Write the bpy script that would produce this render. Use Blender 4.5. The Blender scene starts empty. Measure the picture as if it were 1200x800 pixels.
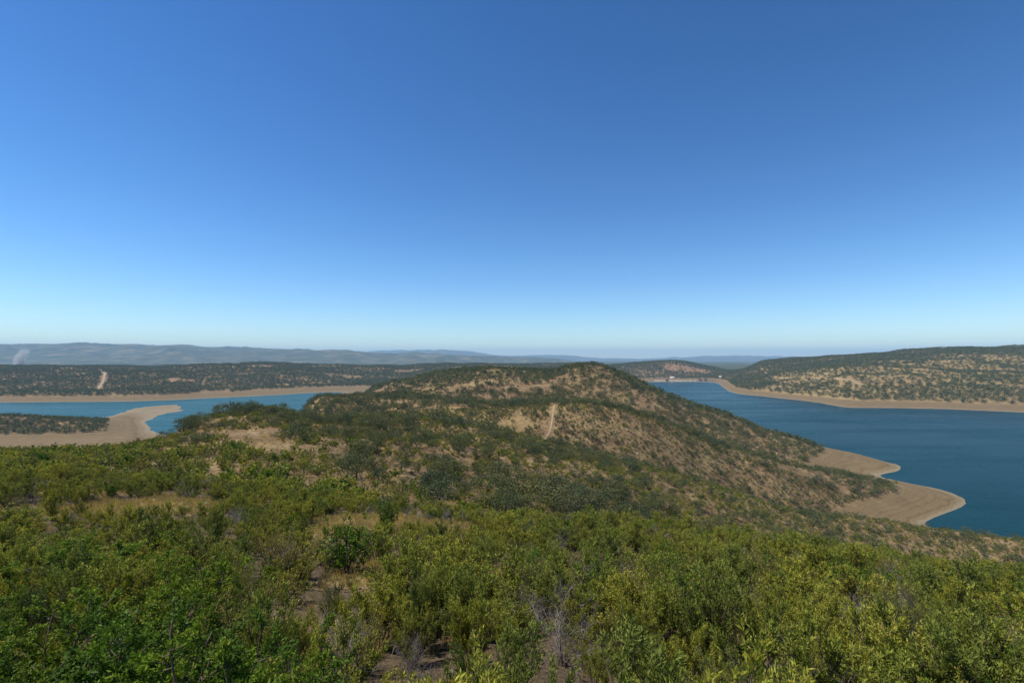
import bpy, math
import numpy as np
from mathutils import Vector

SC = bpy.context.scene
COL = SC.collection
RAD = math.radians

# ------------------------------------------------------------------ camera
# lens of 18 mm on a 36 mm frame; eye at the origin, looking along +Y.
# photo pixel (u, v) at depth Y  ->  X = (u-600)/600*Y,  Z = (420-v)/600*Y
HOR = 420.0
cam_d = bpy.data.cameras.new('camera')
cam_d.lens = 18.0
cam_d.sensor_width = 36.0
cam_d.shift_y = -(HOR - 400.0) / 1200.0 * -1.0
cam_d.clip_start = 0.05
cam_d.clip_end = 90000.0
cam = bpy.data.objects.new('camera', cam_d)
cam.rotation_euler = (RAD(90), 0, 0)
COL.objects.link(cam)
SC.camera = cam

# ------------------------------------------------------------------ world and sun
SUN_AZ, SUN_EL = RAD(-94), RAD(60)
world = bpy.data.worlds.new('World')
SC.world = world
world.use_nodes = True
wn = world.node_tree.nodes
sky = wn.new('ShaderNodeTexSky')
sky.sky_type = 'NISHITA'
sky.sun_disc = False
sky.sun_elevation = SUN_EL
sky.sun_rotation = SUN_AZ
sky.altitude = 600
sky.air_density = 1.0
sky.dust_density = 0.0
sky.ozone_density = 4.0
deep = wn.new('ShaderNodeHueSaturation')          # the deep blue of a polarised summer sky
deep.inputs['Saturation'].default_value = 1.12
gam = wn.new('ShaderNodeGamma'); gam.inputs['Gamma'].default_value = 1.32
world.node_tree.links.new(sky.outputs[0], gam.inputs['Color'])
world.node_tree.links.new(gam.outputs[0], deep.inputs['Color'])
world.node_tree.links.new(deep.outputs[0], wn['Background'].inputs[0])
wn['Background'].inputs[1].default_value = 0.067

sun_d = bpy.data.lights.new('sun', 'SUN')
sun_d.energy = 5.0
sun_d.angle = RAD(0.53)
sun_d.color = (1.0, 0.935, 0.82)
sun = bpy.data.objects.new('sun', sun_d)
sdir = Vector((math.sin(SUN_AZ) * math.cos(SUN_EL), math.cos(SUN_AZ) * math.cos(SUN_EL), math.sin(SUN_EL)))
sun.rotation_euler = sdir.to_track_quat('Z', 'Y').to_euler()
sun.location = (-60, 0, 80)
COL.objects.link(sun)

SC.view_settings.view_transform = 'Standard'
SC.view_settings.look = 'None'
SC.view_settings.exposure = 0.36
SC.view_settings.gamma = 1.0
SC.render.engine = 'CYCLES'
cy = SC.cycles
cy.max_bounces = 5
cy.diffuse_bounces = 2
cy.glossy_bounces = 2
cy.transmission_bounces = 3
cy.volume_bounces = 0
cy.use_denoising = True
cy.denoiser = 'OPENIMAGEDENOISE'
cy.denoising_prefilter = 'ACCURATE'

# ------------------------------------------------------------------ helpers
def tag(o, label=None, cat=None, group=None, kind=None):
    if label: o['label'] = label
    if cat: o['category'] = cat
    if group: o['group'] = group
    if kind: o['kind'] = kind
    return o

def mesh_np(name, verts, quads=None, tris=None, mats=(), mat_idx=None, smooth=False, tint=None):
    me = bpy.data.meshes.new(name)
    verts = np.asarray(verts, np.float32)
    nq = 0 if quads is None else len(quads)
    nt = 0 if tris is None else len(tris)
    loops = []
    if nq: loops.append(np.asarray(quads, np.int32).ravel())
    if nt: loops.append(np.asarray(tris, np.int32).ravel())
    loops = np.concatenate(loops)
    tot = np.concatenate([np.full(nq, 4, np.int32), np.full(nt, 3, np.int32)])
    st = np.zeros(nq + nt, np.int32)
    st[1:] = np.cumsum(tot)[:-1]
    me.vertices.add(len(verts)); me.vertices.foreach_set('co', verts.ravel())
    me.loops.add(len(loops)); me.loops.foreach_set('vertex_index', loops)
    me.polygons.add(nq + nt)
    me.polygons.foreach_set('loop_start', st)
    try: me.polygons.foreach_set('loop_total', tot)
    except Exception: pass
    if mat_idx is not None: me.polygons.foreach_set('material_index', np.asarray(mat_idx, np.int32))
    if smooth: me.polygons.foreach_set('use_smooth', np.ones(nq + nt, bool))
    for m in mats: me.materials.append(m)
    if tint is not None:
        a = me.attributes.new('tint', 'FLOAT', 'POINT'); a.data.foreach_set('value', np.asarray(tint, np.float32))
    me.update(calc_edges=True)
    return me

def link(name, me, parent=None):
    o = bpy.data.objects.new(name, me)
    COL.objects.link(o)
    if parent is not None: o.parent = parent
    return o

def pchip(x, y, xq):
    x = np.asarray(x, float); y = np.asarray(y, float)
    h = np.diff(x); d = np.diff(y) / h
    m = np.zeros(len(x))
    if len(x) > 2:
        w1 = 2 * h[1:] + h[:-1]; w2 = h[1:] + 2 * h[:-1]
        ok = d[:-1] * d[1:] > 0
        with np.errstate(divide='ignore', invalid='ignore'):
            hm = (w1 + w2) / (w1 / d[:-1] + w2 / d[1:])
        m[1:-1] = np.where(ok, hm, 0)
    m[0], m[-1] = d[0], d[-1]
    xq = np.clip(xq, x[0], x[-1])
    i = np.clip(np.searchsorted(x, xq) - 1, 0, len(x) - 2)
    t = (xq - x[i]) / h[i]
    return ((1 + 2*t) * (1-t)**2 * y[i] + t * (1-t)**2 * h[i] * m[i]
            + t*t * (3 - 2*t) * y[i+1] + t*t * (t-1) * h[i] * m[i+1])

def hash2(ix, iy, seed):
    n = (ix.astype(np.int64) * 374761393 + iy.astype(np.int64) * 668265263 + seed * 982451653) & 0xffffffff
    n = ((n ^ (n >> 13)) * 1274126177) & 0xffffffff
    n = (n ^ (n >> 16)) & 0xffffff
    return n / float(0xffffff)

def vnoise(x, y, seed=0):
    ix, iy = np.floor(x), np.floor(y)
    fx, fy = x - ix, y - iy
    fx = fx*fx*fx*(fx*(fx*6-15)+10); fy = fy*fy*fy*(fy*(fy*6-15)+10)
    a = hash2(ix, iy, seed); b = hash2(ix+1, iy, seed); c = hash2(ix, iy+1, seed); d = hash2(ix+1, iy+1, seed)
    return (a*(1-fx)+b*fx)*(1-fy) + (c*(1-fx)+d*fx)*fy

def fbm(x, y, scale, octv=4, seed=0, gain=0.5):
    s = np.zeros_like(x, dtype=float); amp = 1.0; tot = 0
    for k in range(octv):
        s += amp * (vnoise(x/scale + 17.3*k, y/scale - 9.1*k, seed + k) * 2 - 1); tot += amp
        amp *= gain; scale /= 2.03
    return s / tot

def sstep(a, b, x):
    t = np.clip((x - a) / (b - a), 0, 1)
    return t*t*(3-2*t)

# ------------------------------------------------------------------ materials
def new_mat(name):
    m = bpy.data.materials.new(name); m.use_nodes = True
    nt = m.node_tree; nt.nodes.clear()
    out = nt.nodes.new('ShaderNodeOutputMaterial')
    return m, nt, out

def N(nt, t, **kw):
    n = nt.nodes.new(t)
    for k, v in kw.items(): setattr(n, k, v)
    return n

def ramp(nt, fac, stops):
    r = N(nt, 'ShaderNodeValToRGB')
    e = r.color_ramp.elements
    while len(e) < len(stops): e.new(0.5)
    for i, (p, c) in enumerate(stops):
        e[i].position = p; e[i].color = (*c, 1) if len(c) == 3 else c
    nt.links.new(fac, r.inputs[0])
    return r.outputs[0]

def mathn(nt, op, a, b=None):
    n = N(nt, 'ShaderNodeMath', operation=op)
    for i, x in enumerate((a, b)):
        if x is None: continue
        if isinstance(x, (int, float)): n.inputs[i].default_value = x
        else: nt.links.new(x, n.inputs[i])
    return n.outputs[0]

def mixc(nt, f, a, b, blend='MIX'):
    n = N(nt, 'ShaderNodeMix', data_type='RGBA', blend_type=blend)
    for s, x in ((n.inputs[0], f), (n.inputs[6], a), (n.inputs[7], b)):
        if isinstance(x, (int, float)): s.default_value = x
        elif isinstance(x, tuple): s.default_value = (*x, 1)
        else: nt.links.new(x, s)
    return n.outputs[2]

def noise(nt, vec, scale, detail=4, rough=0.55):
    n = N(nt, 'ShaderNodeTexNoise')
    n.inputs['Scale'].default_value = scale; n.inputs['Detail'].default_value = detail
    n.inputs['Roughness'].default_value = rough
    nt.links.new(vec, n.inputs['Vector'])
    return n.outputs[0]

def foliage_mat(name, c_dark, c_mid, c_light, c_dry, trans=0.3, rough=0.5):
    m, nt, out = new_mat(name)
    at = N(nt, 'ShaderNodeAttribute', attribute_name='tint')
    oi = N(nt, 'ShaderNodeObjectInfo')
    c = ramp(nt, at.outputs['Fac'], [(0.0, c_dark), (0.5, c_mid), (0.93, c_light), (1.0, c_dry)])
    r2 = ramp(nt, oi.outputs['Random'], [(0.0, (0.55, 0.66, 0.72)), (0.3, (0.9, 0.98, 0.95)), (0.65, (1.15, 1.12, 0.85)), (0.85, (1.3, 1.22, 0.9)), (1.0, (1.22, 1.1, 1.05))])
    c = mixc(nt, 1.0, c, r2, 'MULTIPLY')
    p = N(nt, 'ShaderNodeBsdfPrincipled')
    p.inputs['Roughness'].default_value = rough
    p.inputs['Specular IOR Level'].default_value = 0.10
    nt.links.new(c, p.inputs['Base Color'])
    t = N(nt, 'ShaderNodeBsdfTranslucent')
    ct = mixc(nt, 1.0, c, (1.25, 1.2, 0.6), 'MULTIPLY')
    nt.links.new(ct, t.inputs['Color'])
    mx = N(nt, 'ShaderNodeMixShader'); mx.inputs[0].default_value = trans
    nt.links.new(p.outputs[0], mx.inputs[1]); nt.links.new(t.outputs[0], mx.inputs[2])
    nt.links.new(mx.outputs[0], out.inputs['Surface'])
    return m

def plain_mat(name, ca, cb, scale=6.0, rough=0.85, rnd=0.25):
    m, nt, out = new_mat(name)
    tc = N(nt, 'ShaderNodeTexCoord')
    f = noise(nt, tc.outputs['Object'], scale)
    c = ramp(nt, f, [(0.3, ca), (0.7, cb)])
    oi = N(nt, 'ShaderNodeObjectInfo')
    r2 = ramp(nt, oi.outputs['Random'], [(0.0, (1-rnd,)*3), (1.0, (1+rnd,)*3)])
    c = mixc(nt, 1.0, c, r2, 'MULTIPLY')
    p = N(nt, 'ShaderNodeBsdfPrincipled'); p.inputs['Roughness'].default_value = rough
    p.inputs['Specular IOR Level'].default_value = 0.2
    nt.links.new(c, p.inputs['Base Color']); nt.links.new(p.outputs[0], out.inputs['Surface'])
    return m

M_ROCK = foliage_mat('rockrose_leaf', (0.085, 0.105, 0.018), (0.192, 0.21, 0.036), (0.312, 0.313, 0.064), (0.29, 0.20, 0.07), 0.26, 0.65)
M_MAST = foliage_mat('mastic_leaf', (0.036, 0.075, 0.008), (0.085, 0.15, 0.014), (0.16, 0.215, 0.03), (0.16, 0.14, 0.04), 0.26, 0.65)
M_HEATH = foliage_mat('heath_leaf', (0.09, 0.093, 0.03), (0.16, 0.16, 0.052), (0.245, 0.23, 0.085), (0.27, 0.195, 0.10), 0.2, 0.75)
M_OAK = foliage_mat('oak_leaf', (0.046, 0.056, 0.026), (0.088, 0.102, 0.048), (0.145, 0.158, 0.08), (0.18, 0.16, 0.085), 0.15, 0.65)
M_BARK = plain_mat('shrub_bark', (0.07, 0.05, 0.038), (0.14, 0.10, 0.075), 8)
M_DEAD = plain_mat('dead_wood', (0.15, 0.13, 0.115), (0.27, 0.245, 0.225), 8)
M_TRUNK = plain_mat('oak_bark', (0.05, 0.042, 0.035), (0.12, 0.10, 0.085), 3)
M_STRAW = foliage_mat('dry_grass_blade', (0.24, 0.17, 0.07), (0.33, 0.25, 0.11), (0.42, 0.33, 0.16), (0.45, 0.37, 0.2), 0.3, 0.6)

WATER_Z = -90.0
def ground_mat():
    m, nt, out = new_mat('dry_soil')
    geo = N(nt, 'ShaderNodeNewGeometry')
    pos = geo.outputs['Position']
    sep = N(nt, 'ShaderNodeSeparateXYZ'); nt.links.new(pos, sep.inputs[0])
    n_big = noise(nt, pos, 0.012, 5, 0.6)
    n_mid = noise(nt, pos, 0.09, 5, 0.6)
    n_sm = noise(nt, pos, 1.1, 6, 0.65)
    n_fine = noise(nt, pos, 9.0, 4, 0.6)
    soil = ramp(nt, n_mid, [(0.30, (0.115, 0.075, 0.046)), (0.47, (0.175, 0.122, 0.070)), (0.60, (0.22, 0.16, 0.09)), (0.75, (0.26, 0.20, 0.108))])
    soil2 = ramp(nt, n_big, [(0.35, (0.85, 0.82, 0.80)), (0.65, (1.12, 1.1, 1.02))])
    soil = mixc(nt, 1.0, soil, soil2, 'MULTIPLY')
    soil = mixc(nt, 1.0, soil, ramp(nt, noise(nt, pos, 0.55, 5, 0.7), [(0.34, (0.62, 0.58, 0.55)), (0.5, (1.0, 0.98, 0.95)), (0.66, (1.42, 1.42, 1.32))]), 'MULTIPLY')
    straw = ramp(nt, n_sm, [(0.3, (0.20, 0.14, 0.062)), (0.6, (0.28, 0.205, 0.093)), (0.8, (0.33, 0.25, 0.12))])
    a1 = N(nt, 'ShaderNodeAttribute', attribute_name='straw')
    c = mixc(nt, a1.outputs['Fac'], soil, straw)
    a2 = N(nt, 'ShaderNodeAttribute', attribute_name='red')
    c = mixc(nt, a2.outputs['Fac'], c, (0.30, 0.15, 0.09))
    a3 = N(nt, 'ShaderNodeAttribute', attribute_name='litter')
    lit = ramp(nt, n_fine, [(0.35, (0.045, 0.036, 0.024)), (0.55, (0.085, 0.066, 0.043)), (0.75, (0.14, 0.112, 0.075))])
    c = mixc(nt, a3.outputs['Fac'], c, lit)
    a4 = N(nt, 'ShaderNodeAttribute', attribute_name='wooded')
    n_wood = noise(nt, pos, 0.02, 6, 0.7)
    wood = ramp(nt, n_wood, [(0.4, (0.04, 0.05, 0.022)), (0.56, (0.065, 0.075, 0.035)), (0.68, (0.15, 0.11, 0.06))])
    c = mixc(nt, a4.outputs['Fac'], c, wood)
    # the bare drawdown band that the falling water has left, with its old shorelines
    zz = mathn(nt, 'ADD', sep.outputs[2], mathn(nt, 'MULTIPLY', mathn(nt, 'SUBTRACT', n_mid, 0.5), 1.6))
    zz = mathn(nt, 'ADD', zz, mathn(nt, 'MULTIPLY', mathn(nt, 'SUBTRACT', n_sm, 0.5), 0.5))
    w = N(nt, 'ShaderNodeTexNoise', noise_dimensions='1D'); w.inputs['Scale'].default_value = 1.9; w.inputs['Detail'].default_value = 5
    nt.links.new(zz, w.inputs['W'])
    sand = ramp(nt, w.outputs[0], [(0.25, (0.125, 0.087, 0.043)), (0.5, (0.152, 0.110, 0.057)), (0.75, (0.188, 0.142, 0.079))])
    sand = mixc(nt, 1.0, sand, ramp(nt, n_mid, [(0.3, (0.88, 0.86, 0.84)), (0.7, (1.1, 1.08, 1.05))]), 'MULTIPLY')
    edge = N(nt, 'ShaderNodeMapRange', interpolation_type='SMOOTHSTEP')
    nt.links.new(zz, edge.inputs[0]); edge.inputs[1].default_value = WATER_Z + 6.8; edge.inputs[2].default_value = WATER_Z + 8.6
    edge.inputs[3].default_value = 1; edge.inputs[4].default_value = 0
    c = mixc(nt, edge.outputs[0], c, sand)
    # pale rim of dried mud along the waterline
    rim = N(nt, 'ShaderNodeMapRange', interpolation_type='SMOOTHSTEP')
    nt.links.new(zz, rim.inputs[0]); rim.inputs[1].default_value = WATER_Z + 0.25; rim.inputs[2].default_value = WATER_Z + 0.75
    rim.inputs[3].default_value = 0.4; rim.inputs[4].default_value = 0
    c = mixc(nt, rim.outputs[0], c, (0.30, 0.26, 0.185))
    p = N(nt, 'ShaderNodeBsdfPrincipled'); p.inputs['Roughness'].default_value = 0.95
    p.inputs['Specular IOR Level'].default_value = 0.1
    nt.links.new(c, p.inputs['Base Color'])
    b = N(nt, 'ShaderNodeBump'); b.inputs['Strength'].default_value = 0.6; b.inputs['Distance'].default_value = 0.03
    nt.links.new(n_fine, b.inputs['Height'])
    b2 = N(nt, 'ShaderNodeBump'); b2.inputs['Strength'].default_value = 0.5; b2.inputs['Distance'].default_value = 0.5
    nt.links.new(n_sm, b2.inputs['Height']); nt.links.new(b.outputs[0], b2.inputs['Normal'])
    nt.links.new(b2.outputs[0], p.inputs['Normal'])
    nt.links.new(p.outputs[0], out.inputs['Surface'])
    return m

def water_mat():
    m, nt, out = new_mat('lake_water')
    geo = N(nt, 'ShaderNodeNewGeometry'); pos = geo.outputs['Position']
    p = N(nt, 'ShaderNodeBsdfPrincipled')
    big = noise(nt, pos, 0.006, 3)
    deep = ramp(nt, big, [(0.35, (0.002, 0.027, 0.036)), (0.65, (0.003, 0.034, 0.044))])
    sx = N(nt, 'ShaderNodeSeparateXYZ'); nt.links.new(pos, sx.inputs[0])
    mr = N(nt, 'ShaderNodeMapRange', interpolation_type='SMOOTHSTEP')       # base colour turns paler turquoise towards the left arm
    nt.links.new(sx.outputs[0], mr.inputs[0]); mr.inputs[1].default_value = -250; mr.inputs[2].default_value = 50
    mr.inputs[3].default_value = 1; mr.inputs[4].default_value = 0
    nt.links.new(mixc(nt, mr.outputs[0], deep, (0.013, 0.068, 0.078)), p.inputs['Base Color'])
    ms = N(nt, 'ShaderNodeMapping'); ms.inputs['Scale'].default_value = (0.35, 1.6, 1); ms.inputs['Rotation'].default_value = (0, 0, -0.35); nt.links.new(pos, ms.inputs[0])
    st = noise(nt, ms.outputs[0], 0.012, 5, 0.6)                            # wind streaks
    nt.links.new(ramp(nt, st, [(0.35, (0.20,)*3), (0.65, (0.32,)*3)]), p.inputs['Roughness'])
    p.inputs['IOR'].default_value = 1.33
    p.inputs['Specular IOR Level'].default_value = 0.03
    mp = N(nt, 'ShaderNodeMapping'); mp.inputs['Scale'].default_value = (1, 0.45, 1); mp.inputs['Rotation'].default_value = (0, 0, 0.5)
    nt.links.new(pos, mp.inputs[0])
    h1 = noise(nt, mp.outputs[0], 0.35, 5, 0.6)
    b = N(nt, 'ShaderNodeBump'); b.inputs['Strength'].default_value = 0.6; b.inputs['Distance'].default_value = 0.5
    nt.links.new(h1, b.inputs['Height']); nt.links.new(b.outputs[0], p.inputs['Normal'])
    nt.links.new(p.outputs[0], out.inputs['Surface'])
    return m

# ------------------------------------------------------------------ terrain: feature lines
def V(Y, v, d=0.0): return (Y, (HOR - v) / 600.0 * Y - d)
COLS = {
 -250: [(2,-3),(6,-4.4),(16,-6.7),(28,-7.6),(45,-10),(70,-13.5),(105,-17.5),(170,-36),(350,-75),(540,-87.5),(655,-70),(800,-91),(1000,-92),(1140,-82),V(1450,440),V(1800,428),(2300,-35)],
 0:    [(2,-3),(6,-4.5),(16,-6.8),(27,-8.0),(45,-10.3),(70,-13.8),(105,-18.4),(170,-38),(350,-78),(560,-88),(655,-74),(790,-91.5),(1030,-92),(1112,-82.3),V(1450,441),V(1800,431),(2300,-45)],
 120:  [(2,-3),(6,-4.5),(16,-6.8),(27,-8.0),(45,-10.6),(70,-14),(108,-18.6),(175,-40),(350,-78),(560,-88.3),(655,-82.5),(800,-90.6),(1055,-91.5),(1130,-82.3),V(1450,441),V(1800,431),(2300,-45)],
 155:  [(2,-3),(6,-4.5),(16,-6.85),(27,-8.1),(46,-10.9),(72,-14.2),(112,-18.4),(180,-39),(355,-78),(560,-88.6),(690,-88.6),(880,-89.75),(1062,-91.5),(1135,-82.5),V(1470,441),V(1820,431),(2300,-45)],
 200:  [(2,-3),(6,-4.5),(16,-6.9),(27,-8.1),(48,-11.3),(75,-14.5),(120,-18),(185,-38),(360,-78),(560,-89),(700,-91.4),(930,-89.55),(1098,-91.5),(1165,-82.6),V(1500,441),V(1850,430),(2400,-45)],
 245:  [(2,-3),(6,-4.5),(16,-6.9),(27,-8.2),(50,-11.8),(85,-15.2),(150,-17.6),(220,-40),(370,-78),(550,-90.6),(700,-92.5),(915,-91.6),(1150,-91.5),(1225,-83),V(1600,441),V(1950,427.5),(2500,-50)],
 300:  [(2,-3),(6,-4.55),(16,-7.0),(27,-8.5),(55,-12.7),(100,-16),(185,-17.8),(260,-45),(380,-78),(520,-91),(700,-93),(900,-93),(1215,-91.5),(1295,-83),V(1700,440),V(2100,424.5),(2600,-50)],
 380:  [(2,-3),(6,-4.6),(16,-7.2),(28,-9.0),(52,-13.2),(100,-17),(182,-20.3),(250,-32),(400,-30),(560,-66),(760,-91.5),(1000,-92),(1350,-91),(1430,-84),V(1800,441),V(2250,427.5),(2700,-50)],
 450:  [(2,-3),(6,-4.6),(16,-7.4),(30,-9.6),(50,-13.8),(95,-18.6),(180,-20.2),(245,-31),(400,-28.5),(520,-42),(700,-36),(950,-68),(1400,-86),(1600,-75),V(1900,440),V(2400,427.5),(2900,-50)],
 575:  [(2,-3),(6,-4.6),(16,-7.5),(33,-11.0),(58,-18),(105,-24),(178,-22.8),(232,-37),(310,-27.4),(400,-35),(610,-11.5),(850,-45),(1400,-65),(1650,-60),V(2000,433),V(2500,427),(3000,-50)],
 640:  [(2,-3),(6,-4.6),(16,-7.3),(34,-11.4),(64,-21.5),(110,-26.5),(179,-27.2),(235,-44),(300,-25.5),(390,-34),(588,-14.5),(820,-65),(1450,-78),(1680,-70),V(2050,433),V(2550,428),(3000,-55)],
 690:  [(2,-3),(6,-4.65),(16,-7.4),(35,-11.7),(72,-25.5),(115,-29),(180,-32.5),(235,-52),(300,-26.0),(390,-44),(560,-5.5),(800,-75),(1500,-88),(1700,-80),V(2100,434),V(2600,428),(3000,-60)],
 750:  [(2,-3),(6,-4.7),(16,-7.5),(35,-11.9),(80,-30),(120,-34),(185,-38.3),(240,-58),(300,-31),(380,-56),(540,-24),(740,-89),(1900,-92),(2080,-84),V(2300,435),V(2600,424),(3000,-60)],
 793:  [(2,-3),(6,-4.7),(16,-7.55),(35,-12.1),(89,-35),(132,-39.5),(190,-43.5),(246,-64),(300,-39.5),(380,-64),(525,-39.5),(690,-93),(1900,-92),(2090,-83),V(2300,436),V(2600,421.5),(3000,-65)],
 820:  [(2,-3),(6,-4.7),(16,-7.6),(35,-12.2),(95,-38),(140,-43),(193,-46.8),(250,-68),(300,-45.5),(380,-68),(515,-47.5),(660,-93),(1900,-92),(2100,-83),V(2300,437),V(2650,427),(3000,-70)],
 840:  [(2,-3),(6,-4.7),(16,-7.6),(35,-12.3),(99,-40),(144,-45),(196,-49.3),(252,-71),(300,-49.5),(380,-65),(507,-52),(645,-93),(1850,-92),(2080,-84),V(2300,440),V(2650,430.5),(3000,-70)],
 862:  [(2,-3),(6,-4.7),(16,-7.65),(35,-12.5),(104,-42.5),(149,-47),(200,-52),(255,-74),(301,-53),(380,-69),(495,-58),(625,-93),(1330,-91),(1440,-82),V(1700,447),V(2100,436),(2500,-65)],
 900:  [(2,-3),(6,-4.75),(16,-7.7),(35,-12.8),(112,-47),(155,-52),(205,-56.8),(258,-78.5),(302,-59),(380,-79),(480,-67),(600,-93),(1200,-91),(1290,-81),V(1520,446),V(1950,432),V(2200,424)],
 960:  [(2,-3),(6,-4.8),(16,-7.8),(35,-13.3),(124,-56),(165,-60),(212,-63.7),(265,-83.2),(315,-70.5),(385,-85),(465,-82),(560,-93),(1040,-91),(1120,-81),V(1350,442),V(1750,428),V(2150,418.5)],
 1000: [(2,-3),(6,-4.8),(16,-7.9),(35,-13.8),(130,-61),(170,-64.5),(217,-68.3),(268,-85),(325,-77),(400,-88.6),(450,-85.6),(520,-93),(930,-91),(1000,-80.5),V(1280,440),V(1700,425),V(2100,417)],
 1050: [(2,-3),(6,-4.8),(16,-8.0),(35,-14.2),(140,-68),(175,-70),(221,-72.5),(275,-88.3),(330,-81.8),(390,-91.0),(424,-89.3),(480,-94),(925,-91),(1000,-80.5),V(1270,436),V(1680,421),V(2050,415)],
 1100: [(2,-3),(6,-4.85),(16,-8.1),(35,-14.6),(150,-75),(180,-75.7),(226,-77.5),(280,-91.0),(322,-87.4),(380,-92.5),(430,-94),(500,-95),(905,-91),(980,-80.5),V(1270,434),V(1670,417),V(2030,411)],
 1138: [(2,-3),(6,-4.85),(16,-8.15),(35,-14.9),(153,-78),(185,-77.6),(224,-78.8),(282,-93),(320,-90.4),(380,-94),(430,-95),(510,-95.5),(885,-91),(955,-80.5),V(1260,433),V(1665,414),V(2020,408.5)],
 1200: [(2,-3),(6,-4.9),(16,-8.2),(35,-15.4),(150,-82),(185,-80),(217,-80),(285,-95),(330,-95),(400,-96),(450,-96),(550,-96),(845,-91),(930,-80.5),V(1250,432),V(1660,412),V(2000,406)],
 1450: [(2,-3),(6,-5.0),(16,-8.6),(35,-16.6),(150,-93),(190,-93),(227,-93.5),(285,-96),(330,-96),(400,-96),(450,-96),(550,-96),(750,-91),(840,-80.5),V(1200,430),V(1600,410),V(1950,403)],
}
us = np.array(sorted(COLS), float)
for k in COLS: COLS[k] = COLS[k] + [(4500, -60), (30000, -90)]
NL = len(COLS[0])
UQ = np.arange(-250, 1451, 2.0)
LY = np.array([pchip(us, [math.log(COLS[int(u)][k][0]) for u in us], UQ) for k in range(NL)])   # log depth of line k
LZ = np.array([pchip(us, [COLS[int(u)][k][1] for u in us], UQ) for k in range(NL)])
BQ = np.linspace(math.log(2), math.log(30000), 1500)
TAB = np.array([pchip(LY[:, i], LZ[:, i], BQ) for i in range(len(UQ))])
def blur(A, n, ax):
    k = np.hanning(2*n+3)[1:-1]; k /= k.sum()
    pad = [(0, 0), (0, 0)]; pad[ax] = (n, n)
    P = np.pad(A, pad, mode='edge'); out = np.zeros_like(A)
    for j in range(2*n+1):
        out += k[j] * (P[j:j+A.shape[0], :] if ax == 0 else P[:, j:j+A.shape[1]])
    return out
TAB = blur(blur(TAB, 6, 0), 6, 1)

def u_of(X, Y): return 600 + 600 * X / np.maximum(Y, 2.0)
def base_h(X, Y):
    iu = np.clip((u_of(X, Y) + 250) / 2.0, 0, len(UQ) - 1.001)
    ib = np.clip((np.log(np.maximum(Y, 2.0)) - BQ[0]) / (BQ[1] - BQ[0]), 0, len(BQ) - 1.001)
    i, j = iu.astype(int), ib.astype(int); f, g = iu - i, ib - j
    return (TAB[i, j]*(1-f)+TAB[i+1, j]*f)*(1-g) + (TAB[i, j+1]*(1-f)+TAB[i+1, j+1]*f)*g

def height(X, Y):
    z = base_h(X, Y)
    keep = sstep(1.0, 14.0, np.abs(z - WATER_Z))            # leave the shorelines where the lines put them
    near = sstep(30, 120, Y)
    uu = u_of(X, Y); calm = 1 - 0.75*sstep(700, 740, uu)*(1 - sstep(860, 900, uu))
    z = z + fbm(X, Y, 3.0, 3, 5) * 0.14
    z = z + near * keep * (fbm(X, Y, 34, 4, 11) * 2.6 - np.abs(fbm(X, Y, 60, 3, 23)) * 2.2)
    z = z + sstep(500, 1300, Y) * keep * calm * (fbm(X, Y, 260, 5, 31) * (20 + 4*sstep(880, 960, uu)))
    z = z + sstep(250, 900, Y) * (1 - keep) * fbm(X, Y, 60, 4, 41) * 0.5
    return z

NA, NB = 640, 720
A_G = np.linspace(-1.42, 1.42, NA)
T_G = np.linspace(math.log(2.5), math.log(30008), NB)
Y_G = np.exp(T_G) - 8.0
XX = A_G[None, :] * (Y_G[:, None] + 6.0)
YY = np.repeat(Y_G[:, None], NA, 1)
ZZ = height(XX, YY)

def ground_z(X, Y):
    """height on the built mesh"""
    ia = np.clip((X / (Y + 6.0) - A_G[0]) / (A_G[1] - A_G[0]), 0, NA - 1.001)
    it = np.clip((np.log(Y + 8.0) - T_G[0]) / (T_G[1] - T_G[0]), 0, NB - 1.001)
    i, j = it.astype(int), ia.astype(int); f, g = it - i, ia - j
    return (ZZ[i, j]*(1-f)+ZZ[i+1, j]*f)*(1-g) + (ZZ[i, j+1]*(1-f)+ZZ[i+1, j+1]*f)*g

# clearings without shrubs: photo column, depth, half-widths in metres, what the ground shows there
CLEAR = [(185,29,3.8,3.2,'straw'),(105,28,1.8,2.4,'straw'),(455,31,3.0,3.4,'straw'),(395,27.5,1.4,3.0,'straw'),(520,32,1.4,3.0,'straw'),
         (15,25,2.6,3.0,'soil'),(95,34,2.6,3.2,'soil'),(425,18,1.1,2.4,'straw'),(580,18,0.8,2.2,'straw'),(395,11.0,0.9,1.6,'soil'),
         (545,8.3,0.9,0.9,'soil'),(700,7.2,0.7,0.7,'soil'),(390,6.5,0.7,1.0,'soil'),(960,6.8,0.8,0.8,'soil'),(1195,34,2,3.0,'soil'),
         (230,110,8,5,'soil'),(290,112,10,7,'soil'),(330,86,7,6,'soil'),(505,238,8,6,'straw'),
         (560,86,5,6,'soil'),(430,88,7,5,'soil'),(605,268,11,8,'straw'),(700,205,6,10,'soil'),
         (520,500,55,14,'soil'),(620,470,40,18,'soil'),(665,505,18,14,'soil'),(590,560,18,14,'soil'),(575,500,22,10,'straw'),
         (800,2380,110,70,'red'),(820,2330,60,50,'red'),(895,1290,40,20,'straw'),
         (218,1450,40,60,'red'),(95,1560,40,30,'soil'),(10,1600,80,25,'straw'),(70,1650,60,25,'soil'),(405,1850,90,60,'soil'),(480,2050,80,60,'soil'),
         (310,1900,50,60,'soil'),(1130,1930,160,70,'soil'),(1010,2090,70,40,'straw'),(1110,1180,40,20,'soil')]
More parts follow.
